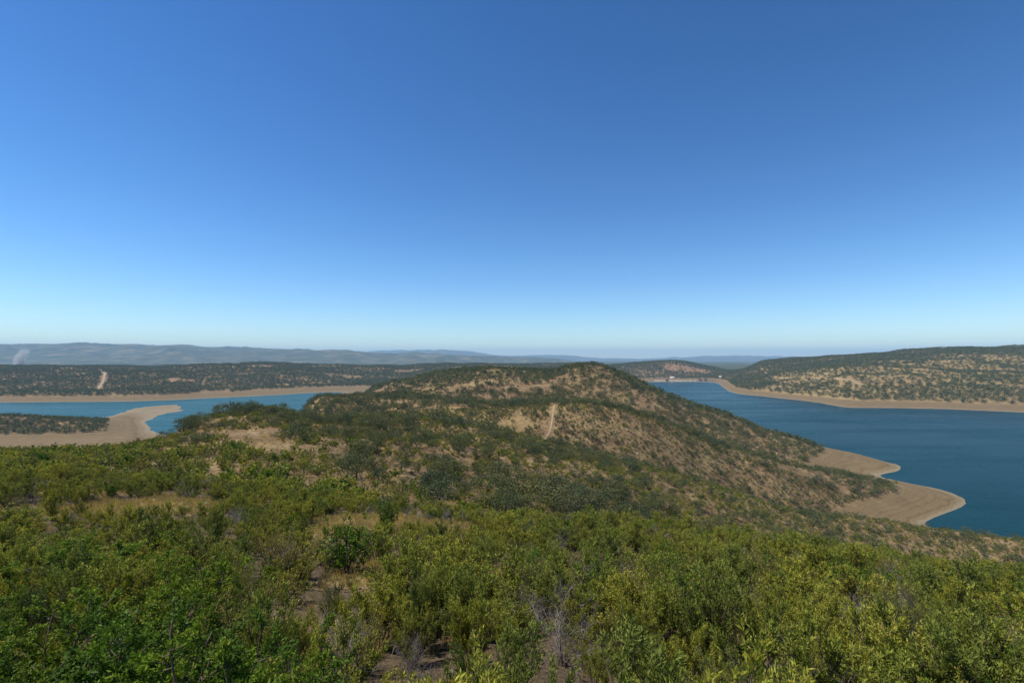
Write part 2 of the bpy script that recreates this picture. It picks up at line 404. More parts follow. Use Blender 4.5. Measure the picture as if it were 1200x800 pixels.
def clear_mask(X, Y, kind=None, grow=1.0):
    m = np.zeros_like(X, dtype=float)
    w = vnoise(X / np.maximum(0.6, Y*0.02), Y / np.maximum(0.6, Y*0.02), 77) * 0.6 + vnoise(X / np.maximum(0.25, Y*0.007), Y / np.maximum(0.25, Y*0.007), 78) * 0.5 + 0.5
    for (u, d, rx, ry, k) in CLEAR:
        if kind and k != kind: continue
        cx = (u - 600) / 600 * d
        q = ((X - cx) / (rx*grow))**2 + ((Y - d) / (ry*grow))**2
        m = np.maximum(m, 1 - sstep(0.75, 1.2, np.sqrt(q) * w))
    return m
def thin(X, Y):
    m = clear_mask(X, Y)
    return RNG.uniform(size=len(X)) < 1 - m*np.where(Y > 60, 0.82, 1.0)

M_GROUND = ground_mat()
qi = np.arange((NB-1)*(NA-1)); r_, c_ = qi // (NA-1), qi % (NA-1)
v0 = r_*NA + c_
me = mesh_np('ground', np.stack([XX, YY, ZZ], -1).reshape(-1, 3), np.stack([v0, v0+1, v0+NA+1, v0+NA], 1), mats=[M_GROUND], smooth=True)
fx, fy = XX.ravel(), YY.ravel()
for nm, val in (('straw', np.maximum(clear_mask(fx, fy, 'straw')*np.where(fy > 60, .6, .95), sstep(40, 100, fy) * 0.45 * sstep(0.1, 0.5, fbm(fx, fy, 45, 3, 57)) + 0.75*sstep(870, 930, 600+600*fx/np.maximum(fy, 2))*sstep(900, 1000, fy)*(1-sstep(1500, 1700, fy)))), ('red', clear_mask(fx, fy, 'red') * 0.3),
                ('wooded', sstep(2350, 2800, fy)), ('litter', (1 - sstep(30, 60, fy)) * (1 - clear_mask(fx, fy)) * 0.85)):
    at = me.attributes.new(nm, 'FLOAT', 'POINT'); at.data.foreach_set('value', val.astype(np.float32))
ground = tag(link('ground', me), 'dry brown hills of bare soil with sandy shores around the lake', kind='structure')

# lake
g = np.linspace(-1.5, 1.5, 9); d = np.array([120, 250, 500, 1000, 2000, 3600.])
vx = np.array([(a*y, y, WATER_Z) for y in d for a in g]); nx = len(g)
wq = [[r*nx+c, r*nx+c+1, (r+1)*nx+c+1, (r+1)*nx+c] for r in range(len(d)-1) for c in range(nx-1)]
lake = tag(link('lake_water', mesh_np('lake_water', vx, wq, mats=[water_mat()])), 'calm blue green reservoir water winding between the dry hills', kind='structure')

# ------------------------------------------------------------------ far mountains
def mountain(name, label, Yf, Yc, Yb, u_knots, v_knots, base, seed, rough, u0, u1):
    na, nb = 340, 70
    a = np.linspace(u0, u1, na)
    yy = np.linspace(0, 1, nb)
    Yr = np.where(yy < 0.6, Yf + (Yc - Yf) * yy / 0.6, Yc + (Yb - Yc) * (yy - 0.6) / 0.4)
    UU, YR = np.meshgrid(a, Yr)
    X = (UU - 600) / 600 * YR
    crest = (HOR - pchip(u_knots, v_knots, UU)) / 600 * Yc
    prof = np.where(YR < Yc, sstep(Yf, Yc, YR) ** 0.85, 1 - sstep(Yc, Yb, YR))
    nz = fbm(X, YR, 1700 * rough, 5, seed) * 0.9 - np.abs(fbm(X, YR, 900 * rough, 4, seed + 9)) * 0.8
    ends = sstep(u0, u0 + 40, UU) * (1 - sstep(u1 - 110, u1, UU))
    prof = prof * ends
    z = base + (crest - base) * prof + nz * 260 * rough * prof * (1 - 0.75 * np.exp(-((YR - Yc) / (0.06 * Yc))**2))
    k = np.arange((nb-1)*(na-1)); r, c = k // (na-1), k % (na-1); s = r*na + c
    m, nt, out = new_mat(name)
    geo = N(nt, 'ShaderNodeNewGeometry')
    f = noise(nt, geo.outputs['Position'], 0.004, 7, 0.68)
    cc = ramp(nt, f, [(0.35, (0.035, 0.045, 0.022)), (0.52, (0.07, 0.075, 0.04)), (0.68, (0.19, 0.15, 0.09))])
    p = N(nt, 'ShaderNodeBsdfPrincipled'); p.inputs['Roughness'].default_value = 0.95; p.inputs['Specular IOR Level'].default_value = 0.05
    nt.links.new(cc, p.inputs['Base Color']); nt.links.new(p.outputs[0], out.inputs['Surface'])
    return tag(link(name, mesh_np(name, np.stack([X, YR, z], -1).reshape(-1, 3), np.stack([s, s+1, s+na+1, s+na], 1), mats=[m], smooth=True)), label, kind='structure')
mountain('mountain_range', 'long wooded mountain range fading to blue behind the left plateau', 5600, 9000, 12500,
         [-260, -100, 0, 60, 110, 135, 165, 215, 240, 290, 340, 375, 400, 425, 460, 500, 540, 600, 660, 720],
         [399, 400, 401.5, 402.5, 403.5, 404.5, 403, 402.5, 404.5, 406, 408.5, 410, 408.8, 411.5, 413.5, 414, 415.5, 418, 420.5, 424], -80, 101, 1.0, -260, 720)
mountain('mountain_range', 'pale mountain ridge barely showing through haze near picture centre', 14500, 19000, 24000,
         [380, 440, 500, 515, 560, 600, 650, 700, 760, 800, 822, 850, 900, 1000, 1150, 1320], [415, 412.5, 411, 411, 414, 415, 415.5, 418, 420, 418.5, 417.5, 418.5, 419.5, 419, 418, 420], -80, 131, 1.3, 380, 1320)

# ------------------------------------------------------------------ dirt tracks draped on the slopes
M_TRACK = plain_mat('track_dust', (0.25, 0.185, 0.11), (0.34, 0.265, 0.17), 0.3, 0.95, 0.0)
def track(label, pts, width):
    """pts: (photo column, depth) knots of the track on the ground"""
    P = np.array([((u - 600) / 600 * y, y) for u, y in pts])
    s = np.concatenate([[0], np.cumsum(np.hypot(*np.diff(P, axis=0).T))])
    n = max(12, int(s[-1] / (width * 0.6)))
    q = np.linspace(0, s[-1], n)
    x = pchip(s, P[:, 0], q); y = pchip(s, P[:, 1], q)
    t = np.stack([np.gradient(x), np.gradient(y)], 1); t /= np.linalg.norm(t, axis=1)[:, None]
    nn = np.stack([-t[:, 1], t[:, 0]], 1)
    wv = width * (0.85 + 0.3 * vnoise(q / (width*2), q*0, 3))
    vs = []
    for o in (-0.5, -0.17, 0.17, 0.5):
        px, py = x + nn[:, 0]*wv*o, y + nn[:, 1]*wv*o
        vs.append(np.stack([px, py, ground_z(px, py) + 0.06 + 0.0003*py], 1))
    vs = np.stack(vs, 1).reshape(-1, 3)
    fs = [[4*i+j, 4*i+j+1, 4*i+j+5, 4*i+j+4] for i in range(n-1) for j in range(3)]
    TRACKS.append((x, y, width))
    return tag(link('dirt_track', mesh_np('dirt_track', vs, fs, mats=[M_TRACK], smooth=True)), label, kind='structure')
TRACKS = []
track('pale dirt track winding down the wooded plateau to the left shore', [(108,1190),(113,1260),(121,1400),(123,1520),(120,1640),(116,1740)], 6)
track('short sandy track on the saddle between the middle spurs', [(606,244),(620,248),(636,253),(645,264),(648,280),(650,298)], 0.9)
track('pale dirt road slanting along the right lakeside hill', [(905,1500),(930,1380),(960,1270),(990,1170),(1010,1120)], 6)
track('pale dirt road above the right shoreline trees', [(1125,1080),(1160,1050),(1200,1020),(1260,985)], 5)
def near_track(X, Y):
    m = np.zeros_like(X, bool)
    for x, y, w in TRACKS:
        bb = (X > x.min()-2*w) & (X < x.max()+2*w) & (Y > y.min()-2*w) & (Y < y.max()+2*w)
        k = np.nonzero(bb)[0]
        if len(k):
            d = np.min((X[k][:, None]-x[None])**2 + ((Y[k][:, None]-y[None]))**2, 1)
            m[k[d < (w*0.5 + max(1.6, 0.0036*y.mean()))**2]] = True
    return m

# ------------------------------------------------------------------ plant prototypes
class Geo:
    def __init__(s): s.v = []; s.q = []; s.t = []; s.n = 0
    def add(s, v, q, tint):
        s.v.append(np.asarray(v, float)); s.q.append(np.asarray(q) + s.n); s.t.append(np.asarray(tint, float)); s.n += len(v)
    def arrays(s): return np.concatenate(s.v), np.concatenate(s.q), np.concatenate(s.t)

def tube(g, path, r0, r1, sides=4, tint=0.5):
    path = np.asarray(path, float); n = len(path)
    t = np.gradient(path, axis=0); t /= np.linalg.norm(t, axis=1)[:, None] + 1e-9
    ref = np.array([0.31, 0.87, 0.12]); a = np.cross(t, ref); a /= np.linalg.norm(a, axis=1)[:, None] + 1e-9
    b = np.cross(t, a)
    r = np.linspace(r0, r1, n)[:, None, None]
    th = np.arange(sides) / sides * 2 * np.pi
    ring = path[:, None, :] + r * (np.cos(th)[None, :, None]*a[:, None, :] + np.sin(th)[None, :, None]*b[:, None, :])
    q = [[i*sides+j, i*sides+(j+1) % sides, (i+1)*sides+(j+1) % sides, (i+1)*sides+j] for i in range(n-1) for j in range(sides)]
    g.add(ring.reshape(-1, 3), q, np.full(n*sides, tint))

def leaves(g, rng, P, D, ln, wd, tint):
    """a diamond leaf at every P along D"""
    n = len(P)
    D = D / (np.linalg.norm(D, axis=1)[:, None] + 1e-9)
    S = np.cross(D, rng.normal(size=(n, 3))); S /= np.linalg.norm(S, axis=1)[:, None] + 1e-9
    U = np.cross(S, D)
    L = ln * rng.uniform(0.65, 1.25, (n, 1)); W = wd * rng.uniform(0.7, 1.25, (n, 1)) * 0.5
    v = np.stack([P, P + D*L*0.45 + S*W + U*W*0.35, P + D*L, P + D*L*0.45 - S*W + U*W*0.35], 1).reshape(-1, 3)
    q = np.arange(n*4).reshape(n, 4)
    g.add(v, q, np.repeat(tint, 4))

def rand_dir(rng, n):
    d = rng.normal(size=(n, 3)); return d / np.linalg.norm(d, axis=1)[:, None]

def shrub(seed, H, W, nstem, ntwig, nleaf, ln, wd, start=0.4, up=0.4, spread=0.8, sides=4, r=0.011, twl=0.26, dead=False, tintlo=0.0):
    rng = np.random.default_rng(seed)
    st, fo = Geo(), Geo()
    P_all, D_all, T_all = [], [], []
    lob = rng.uniform(0, 6.28, 3)
    for k in range(nstem):
        az = (k + rng.uniform(-.4, .4)) / nstem * 6.283 * 1.618 * 2
        rr = math.sqrt(rng.uniform(0.02, 1))
        wob = 1 + 0.22*math.sin(2*az + lob[0]) + 0.16*math.sin(3*az + lob[1])
        x, y = rr*W/2*wob*math.cos(az), rr*W/2*wob*math.sin(az)
        z = H * (1 - 0.60*rr*rr) * rng.uniform(0.72, 1.0)
        e = np.array([x, y, z]); c = np.array([x*0.25, y*0.25, z*0.55]) + rng.normal(size=3)*0.05*W
        b = np.array([x*0.08, y*0.08, -0.12*H])
        tt = np.linspace(0, 1, 7)[:, None]
        path = (1-tt)**2*b + 2*tt*(1-tt)*c + tt*tt*e
        path[1:] += rng.normal(size=(6, 3)) * 0.018 * H
        tube(st, path, r*rng.uniform(.8, 1.5)*H, r*0.3*H, sides)
        for j in range(ntwig):
            t = rng.uniform(start, 1.0); i = min(int(t*6), 5); f = t*6 - i
            p = path[i]*(1-f) + path[i+1]*f
            tan = path[min(i+1, 6)] - path[max(i-1, 0)]; tan /= np.linalg.norm(tan)
            dr = tan*0.55 + rand_dir(rng, 1)[0]*spread + np.array([x/W, y/W, 0])*0.6 + np.array([0, 0, up]); dr /= np.linalg.norm(dr)
            L = H * twl * rng.uniform(0.5, 1.25)
            m = p + dr*L*0.5 + rng.normal(size=3)*0.03*H; en = p + dr*L + np.array([0, 0, 0.06*H*up])
            tw = np.stack([p, m, en])
            tube(fo if dead else st, tw, r*0.32*H, r*0.1*H, 3, 0.4)
            if dead:
                for _ in range(4):
                    s = rng.uniform(.2, 1); pp = p*(1-s) + en*s
                    d2 = dr*0.6 + rand_dir(rng, 1)[0]*0.8; d2 /= np.linalg.norm(d2)
                    tube(fo, np.stack([pp, pp + d2*L*0.3, pp + d2*L*0.55 + rng.normal(size=3)*0.02*H]), r*0.13*H, r*0.05*H, 3, 0.4)
            else:
                s = rng.uniform(0.15, 1.0, nleaf) ** 0.75
                pp = np.where(s[:, None] < .5, p + (m-p)*s[:, None]*2, m + (en-m)*(s[:, None]-.5)*2)
                P_all.append(pp + rng.normal(size=(nleaf, 3))*0.012*H)
                D_all.append(dr*0.6 + rand_dir(rng, nleaf)*0.75 + np.array([0, 0, up*0.6]))
                clump = rng.uniform(-.18, .18)
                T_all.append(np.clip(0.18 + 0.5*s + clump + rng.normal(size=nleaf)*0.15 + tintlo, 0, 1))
    if not dead:
        leaves(fo, rng, np.concatenate(P_all), np.concatenate(D_all), ln*H, wd*H, np.concatenate(T_all))
    return st.arrays(), fo.arrays()

def oak(seed, H, W, nclump, nleaf, ln, limbs=7, sides=5):
    rng = np.random.default_rng(seed)
    st, fo = Geo(), Geo()
    zc = H * 0.52
    trunk_top = np.array([rng.normal()*0.05*W, rng.normal()*0.05*W, H*0.24])
    tube(st, np.stack([[0, 0, -0.1*H], [0.01*W, 0, 0.1*H], trunk_top]), 0.055*H, 0.036*H, sides)
    lob = rng.uniform(0, 6.28, 4)
    C = []
    while len(C) < nclump:
        d = rand_dir(rng, 1)[0]
        if d[2] < -0.75: continue
        az = math.atan2(d[1], d[0])
        wob = 1 + .17*math.sin(2*az+lob[0]) + .14*math.sin(3*az+lob[1]) + .12*math.sin(5*az + 3*d[2]+lob[2])
        rad = rng.uniform(0.45, 1.0) ** 0.5
        C.append(np.array([d[0]*W*.5*wob, d[1]*W*.5*wob, d[2]*H*.43*(1+.15*math.sin(2*az+lob[3])) + 0]) * rad + np.array([0, 0, zc]))
    C = np.array(C)
    for k in range(limbs):
        e = C[rng.integers(len(C))]*0.8 + np.array([0, 0, zc])*0.2
        tube(st, np.stack([trunk_top, trunk_top*0.5+e*0.5+rng.normal(size=3)*0.04*W, e]), 0.022*H, 0.006*H, 3)
    cr = W * 0.105
    P = np.repeat(C, nleaf, 0) + rng.normal(size=(len(C)*nleaf, 3)) * cr * np.array([1, 1, 0.7]) * 0.62
    D = rand_dir(rng, len(P)) + 0.5*(P - np.repeat(C, nleaf, 0)) / cr + np.array([0, 0, .25])
    tc = np.repeat(rng.uniform(-.16, .16, len(C)), nleaf)
    leaves(fo, rng, P, D, ln, ln*0.62, np.clip(0.45 + tc + rng.normal(size=len(P))*0.16, 0, .96))
    return st.arrays(), fo.arrays()

def two(name, pair, m_wood, m_leaf):
    w, f = pair
    return (mesh_np(name+'_stem', w[0], w[1], mats=[m_wood], tint=w[2]), None if f is None else mesh_np(name+'_leaf', f[0], f[1], mats=[m_leaf], tint=f[2]))
def joined(name, pair, m_wood, m_leaf):
    w, f = pair
    if f is None: return mesh_np(name, w[0], w[1], mats=[m_wood], tint=w[2])
    return mesh_np(name, np.concatenate([w[0], f[0]]), np.concatenate([w[1], f[1]+len(w[0])]), mats=[m_wood, m_leaf],
                   mat_idx=np.concatenate([np.zeros(len(w[1]), int), np.ones(len(f[1]), int)]), tint=np.concatenate([w[2], f[2]]))

# every prototype has height near 1 (shrubs) so that instance scale = height in metres
KINDS = {}
def kind(name, wood, leaf, levels):
    """levels: list of (max depth, [pairs])"""
    KINDS[name] = dict(wood=wood, leaf=leaf, levels=levels)

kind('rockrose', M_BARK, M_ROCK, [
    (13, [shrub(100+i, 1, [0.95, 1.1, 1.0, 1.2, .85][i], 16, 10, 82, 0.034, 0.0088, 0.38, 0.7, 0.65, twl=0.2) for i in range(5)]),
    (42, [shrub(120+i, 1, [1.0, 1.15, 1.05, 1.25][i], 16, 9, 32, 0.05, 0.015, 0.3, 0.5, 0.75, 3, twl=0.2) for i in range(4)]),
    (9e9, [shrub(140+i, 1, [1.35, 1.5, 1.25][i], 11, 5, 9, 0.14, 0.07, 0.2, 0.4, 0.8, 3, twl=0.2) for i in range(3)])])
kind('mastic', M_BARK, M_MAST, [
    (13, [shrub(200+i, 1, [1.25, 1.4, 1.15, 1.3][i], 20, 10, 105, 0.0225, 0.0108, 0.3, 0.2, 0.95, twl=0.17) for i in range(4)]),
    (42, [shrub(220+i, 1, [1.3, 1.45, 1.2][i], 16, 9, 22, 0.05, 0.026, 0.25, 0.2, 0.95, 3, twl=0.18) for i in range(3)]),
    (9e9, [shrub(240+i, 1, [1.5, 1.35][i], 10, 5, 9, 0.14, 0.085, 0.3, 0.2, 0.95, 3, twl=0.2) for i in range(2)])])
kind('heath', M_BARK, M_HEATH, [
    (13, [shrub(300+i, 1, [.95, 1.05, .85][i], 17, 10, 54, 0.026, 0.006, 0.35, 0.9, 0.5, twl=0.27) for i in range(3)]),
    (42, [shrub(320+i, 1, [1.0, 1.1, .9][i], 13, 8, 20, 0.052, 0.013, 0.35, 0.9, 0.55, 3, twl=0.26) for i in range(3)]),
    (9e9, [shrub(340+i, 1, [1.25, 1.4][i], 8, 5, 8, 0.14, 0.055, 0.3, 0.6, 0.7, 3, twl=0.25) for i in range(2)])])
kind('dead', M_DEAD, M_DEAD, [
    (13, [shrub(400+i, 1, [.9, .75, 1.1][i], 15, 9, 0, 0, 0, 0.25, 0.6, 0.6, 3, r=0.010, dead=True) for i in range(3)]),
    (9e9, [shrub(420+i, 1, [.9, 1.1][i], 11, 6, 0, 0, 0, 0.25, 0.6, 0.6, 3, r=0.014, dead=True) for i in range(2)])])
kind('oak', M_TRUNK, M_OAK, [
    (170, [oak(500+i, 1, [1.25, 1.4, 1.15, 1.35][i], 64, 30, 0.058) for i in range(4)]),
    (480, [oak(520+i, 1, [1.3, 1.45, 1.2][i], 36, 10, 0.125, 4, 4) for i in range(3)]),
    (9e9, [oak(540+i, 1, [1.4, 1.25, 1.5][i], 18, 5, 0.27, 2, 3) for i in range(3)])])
for kn, K in KINDS.items():
    flat = []; K['start'] = []
    for li, (dm, prs) in enumerate(K['levels']):
        K['start'].append(len(flat))
        for pi, p in enumerate(prs): flat.append((two(f'{kn}_{li}_{pi}', p, K['wood'], K['leaf']), joined(f'{kn}_{li}_{pi}', p, K['wood'], K['leaf'])))
    K['protos'] = flat

# ------------------------------------------------------------------ where things grow
RNG = np.random.default_rng(7)
plants = {k: [] for k in KINDS}           # rows: x, y, height, spread factor
def jitter(x0, x1, y0, y1, cell, cone=1.28, j=0.5):
    nx, ny = int((x1-x0)/cell)+1, int((y1-y0)/cell)+1
    gx, gy = np.meshgrid(np.arange(nx), np.arange(ny))
    X = x0 + (gx.ravel() + RNG.uniform(-j, j, gx.size)) * cell
    Y = y0 + (gy.ravel() + RNG.uniform(-j, j, gx.size)) * cell
    k = (np.abs(X) < cone*Y + 2.5) & (Y > 2.2)
    return X[k], Y[k]
def put(kn, X, Y, H, S=None):
    S = np.ones_like(X) if S is None else S
    plants[kn].append(np.stack([X, Y, H, S], 1))

def shoulder(u): return np.interp(u, [-250, 0, 200, 330, 450, 575, 690, 1450], [108, 108, 118, 62, 40, 38, 40, 42])
def split_kinds(X, Y, probs, hts):
    r = RNG.uniform(size=len(X)); acc = np.zeros(len(X))
    for kn, p in probs.items():
        lo = acc.copy(); acc = acc + p
        m = (r >= lo) & (r < acc)
        h0, h1 = hts[kn]
        put(kn, X[m], Y[m], RNG.uniform(h0, h1, m.sum()) * np.where(Y[m] < 46, (1 - 0.42*low_front(X[m], Y[m])) * (1 - 0.18*sstep(9, 20, Y[m])), 1) * (0.85 + 0.3*vnoise(X[m]/4, Y[m]/4, 91)), RNG.uniform(0.85, 1.25, m.sum()))

def low_front(X, Y):
    m = np.zeros_like(X)
    for d in (2, 4, 6): m = np.maximum(m, clear_mask(X*(Y+d)/Y, Y+d, 'straw'))
    return m
# 1. the scrub on the near hilltop
X, Y = jitter(-60, 62, 2, 46, 1.02)
u = u_of(X, Y)
k = (Y < np.minimum(shoulder(u), 46)) & (clear_mask(X, Y, None, 1.05) < 0.35)
k &= RNG.uniform(size=len(X)) < 0.93
k &= ~((np.hypot(X, Y) < 2.6))
X, Y, u = X[k], Y[k], u[k]
lf = (1 - sstep(180, 420, u)) * (1 - sstep(9, 17, Y))
pat = vnoise(X/3.2, Y/3.2, 61); pat2 = vnoise(X/2.4, Y/2.4, 67)
pm = np.clip(0.06 + 0.42*lf + 0.25*sstep(.62, .8, pat)*(1-lf), 0, 1)
pd = np.clip(0.08 + 0.30*sstep(.66, .82, pat2), 0, 1) * (1 - 0.6*lf) * (1-pm)
ph = np.clip(0.20 + 0.25*sstep(.55, .8, vnoise(X/4.5, Y/4.5, 69)), 0, 1) * (1-pm-pd)
split_kinds(X, Y, {'mastic': pm, 'dead': pd, 'heath': ph, 'rockrose': 1-pm-pd-ph},
            {'mastic': (0.7, 1.7), 'dead': (0.7, 1.4), 'heath': (0.7, 1.5), 'rockrose': (0.75, 1.85)})
# the large bushes that can be picked out
for kn, uu, yy, h, s in [('mastic', 175, 4.6, 1.75, 1.35), ('mastic', 60, 5.6, 1.7, 1.2), ('mastic', 300, 4.2, 1.35, 1.1), ('mastic', 225, 8.6, 2.1, 1.0), ('mastic', 100, 12.5, 1.8, 1.7),
                         ('mastic', 405, 18.5, 2.2, .9), ('rockrose', 530, 16.0, 1.9, 1.1), ('rockrose', 555, 11.5, 1.8, 1.2), ('rockrose', 590, 13.5, 1.7, 1.1), ('rockrose', 1120, 15.5, 1.8, 1.3),
                         ('dead', 345, 5.2, 1.3, 1.0), ('dead', 655, 11.5, 1.3, 1.1), ('dead', 490, 12.8, 1.2, .9), ('dead', 950, 6.4, 1.1, 1.2), ('dead', 1065, 12.5, 1.5, .7), ('dead', 1020, 5.2, 1.0, 1.1),
                         ('heath', 310, 6.8, 1.6, 1.1), ('heath', 330, 15.5, 1.7, 1.0), ('mastic', 455, 27.0, 2.0, .55)]:
    put(kn, np.array([(uu-600)/600*yy]), np.array([float(yy)]), np.array([h]), np.array([s]))

# 2. the left shoulder, covered with round bushes
X, Y = jitter(-150, -5, 46, 122, 1.75)
u = u_of(X, Y)
k = (Y < shoulder(u)+12) & (u < 470) & thin(X, Y) & (RNG.uniform(size=len(X)) < 0.9 - 0.55*sstep(-.05, .3, fbm(X, Y, 14, 3, 44)) - 0.3*sstep(260, 360, u))
X, Y = X[k], Y[k]
one = np.ones(len(X))
split_kinds(X, Y, {'mastic': 0.12*one, 'dead': 0.03*one, 'heath': 0.37*one, 'rockrose': 0.48*one},
            {'mastic': (1.2, 2.0), 'dead': (0.7, 1.2), 'heath': (0.9, 1.7), 'rockrose': (1.0, 1.7)})

# 3. the middle spurs: bushes over bare brown soil, oaks gathered in the hollows
def hollow(X, Y):
    e = 9.0
    z0 = ground_z(X, Y)
    return np.clip(0.25*(ground_z(X+e, Y)+ground_z(X-e, Y)+ground_z(X, Y+e)+ground_z(X, Y-e)) - z0, -3, 3)
BARE_Z = WATER_Z + 7.4
X, Y = jitter(-230, 330, 40, 300, 1.7, 1.25)
u = u_of(X, Y); z = ground_z(X, Y); n1 = fbm(X, Y, 22, 4, 71); n2 = fbm(X, Y, 75, 3, 73)
green = np.exp(-((Y - np.interp(u, [300, 450, 575, 690, 1200], [182, 180, 178, 180, 227])) / 16)**2) + np.exp(-((Y - 298) / 22)**2)
dens = 0.80 + 0.34*n1 + 0.15*n2 + 0.3*green
dens *= 1 - 0.25*sstep(700, 1000, u)
k = (Y > shoulder(u)+2) & (z > BARE_Z+0.6) & (RNG.uniform(size=len(X)) < dens) & thin(X, Y) & ~near_track(X, Y)
k &= ~((u < 330) & (Y < 118))
X, Y, green = X[k], Y[k], green[k]
one = np.ones(len(X))
split_kinds(X, Y, {'mastic': 0.08*one, 'dead': 0.06*one, 'heath': 0.50*one, 'rockrose': 0.36*one},
            {'mastic': (0.8, 1.6), 'dead': (0.5, 0.9), 'heath': (0.6, 1.35), 'rockrose': (0.6, 1.35)})
X, Y = jitter(-230, 350, 48, 300, 4.3, 1.25)
u = u_of(X, Y); z = ground_z(X, Y); n1 = fbm(X, Y, 40, 3, 81)
valley = np.exp(-((Y - np.interp(u, [450, 575, 690, 750, 900, 1000, 1200], [60, 74, 84, 95, 128, 150, 185])) / 20)**2) * sstep(480, 600, u)
dens = 0.38 + 0.16*sstep(-.1, .45, n1) + 0.26*valley + 0.08*hollow(X, Y) + 0.10*sstep(225, 260, Y)
k = (Y > shoulder(u)+14) & (z > BARE_Z) & (RNG.uniform(size=len(X)) < dens) & thin(X, Y) & ~near_track(X, Y) & ~((u < 250) & (Y < 112))
X, Y = X[k], Y[k]
put('oak', X, Y, 1.5 + 2.1*RNG.uniform(size=len(X))**1.6, RNG.uniform(.85, 1.25, len(X)))
for uu, yy, h in [(622,76,4.8),(600,98,4.4),(668,82,4.2),(690,88,4.4),(735,92,4.2),(443,150,4.6),(493,128,4.2),(570,84,3.8),(585,104,4.0),(650,100,4.1),(520,92,3.4),(720,110,4.0),(540,120,3.6),
                  (262,165,5.0),(272,172,4.6),(240,152,3.6),(215,128,3.6),(1192,41,3.0),(1160,43,2.7),(1178,47,3.4),(1135,46,2.8),(1205,46,3.4),(1115,48,2.8),(1100,95,4.2),(1060,110,4.2),(845,120,4.0),(230,92,3.0),(288,150,4.0),(300,168,4.4)]:
    put('oak', np.array([(uu-600)/600*yy]), np.array([float(yy)]), np.array([h]), np.array([1.15]))

# 4. the farther spurs and the wooded hills across the water
X, Y = jitter(-1100, 1100, 298, 900, 4.4, 1.36)
u = u_of(X, Y); z = ground_z(X, Y); n1 = fbm(X, Y, 55, 4, 85)
dens = 0.55 + 0.55*n1 - 0.08*sstep(700, 800, u) + 0.12*(u < 200)
k = (z > BARE_Z - 3.4*(u < 125)) & (RNG.uniform(size=len(X)) < dens) & thin(X, Y) & ~near_track(X, Y)
X, Y = X[k], Y[k]
put('oak', X, Y, RNG.uniform(2.2, 4.4, len(X)), RNG.uniform(.9, 1.25, len(X)))
X, Y = jitter(-520, 520, 300, 620, 3.4, 1.3)
u = u_of(X, Y); z = ground_z(X, Y)
k = (z > BARE_Z) & (RNG.uniform(size=len(X)) < 0.42 + 0.5*fbm(X, Y, 30, 3, 88)) & thin(X, Y) & (u > 330) & ~near_track(X, Y)
X, Y = X[k], Y[k]; m = RNG.uniform(size=len(X)) < .6
put('heath', X[m], Y[m], RNG.uniform(.9, 1.8, m.sum())); put('rockrose', X[~m], Y[~m], RNG.uniform(.9, 1.8, (~m).sum()))
X, Y = jitter(-3900, 3900, 900, 2900, 8.2, 1.36)
u = u_of(X, Y); z = ground_z(X, Y); n1 = fbm(X, Y, 150, 4, 95); n3 = fbm(X, Y, 40, 3, 97)
v = HOR - z / Y * 600
dens = 0.88 + 0.65*n1 + 0.25*n3 + 0.16*(u < 240)
right = sstep(880, 930, u)
spotted = right * sstep(1060, 1140, Y - 0.9*(1000-np.minimum(u, 1000))*3) * (1 - sstep(1480, 1600, Y)) 
dens = dens*(1-spotted) + spotted*(0.50 + 0.2*n1)
dens = np.where((right > .5) & (Y > 1600), dens + 0.25, dens)
k = (z > BARE_Z + 0.8) & (RNG.uniform(size=len(X)) < dens) & thin(X, Y) & ~near_track(X, Y)
X, Y = X[k], Y[k]
put('oak', X, Y, RNG.uniform(3.6, 6.2, len(X)), RNG.uniform(.95, 1.35, len(X)))

# drop what the hills hide entirely (with a margin for a camera a step away)
HB = np.exp(np.linspace(math.log(2), math.log(3200), 900))
HU = np.arange(-200, 1401, 4.0)
HX = (HU[:, None]-600)/600*HB[None]; HYY = np.repeat(HB[None], len(HU), 0)
SLOPE = np.maximum.accumulate(ground_z(HX, HYY) / HYY, axis=1)
def seen(X, Y, top, margin=0.0):
    i = np.clip(((u_of(X, Y)+200)/4).astype(int), 0, len(HU)-1)
    j = np.clip(np.searchsorted(HB, Y*0.985) - 1, 0, len(HB)-1)
    return (top + margin) / Y >= SLOPE[i, j]

# ------------------------------------------------------------------ planting
ORD = ['first', 'second', 'third', 'fourth', 'fifth', 'sixth', 'seventh', 'eighth', 'ninth', 'tenth', 'eleventh', 'twelfth', 'thirteenth', 'fourteenth', 'fifteenth', 'sixteenth',
       'seventeenth', 'eighteenth', 'nineteenth', 'twentieth', 'twenty-first', 'twenty-second', 'twenty-third', 'twenty-fourth', 'twenty-fifth']
INFO = {
 'rockrose': ('rockrose_shrub', 'shrub', 'yellow-green rockrose', 'rockrose shrubs on the near hilltop', 'rockrose_scrub', 'yellow-green rockrose scrub scattered over the slopes', 'foliage', 'stem'),
 'mastic': ('mastic_shrub', 'shrub', 'dark green mastic bush', 'dark green mastic bushes', 'mastic_scrub', 'dark green mastic bushes scattered over the slopes', 'foliage', 'stem'),
 'heath': ('heath_shrub', 'shrub', 'olive heath bush', 'olive green heath bushes', 'heath_scrub', 'olive green heath bushes scattered over the slopes', 'foliage', 'stem'),
 'dead': ('dead_shrub', 'dead shrub', 'grey dead bush', 'leafless dead bushes', 'dead_scrub', 'small grey dead bushes scattered over the slopes', 'twigs', 'stem'),
 'oak': ('holm_oak_tree', 'tree', 'holm oak', 'holm oaks on the slopes', 'holm_oak_woodland', 'grey-green holm oak woodland covering the far hills', 'crown', 'trunk'),
}
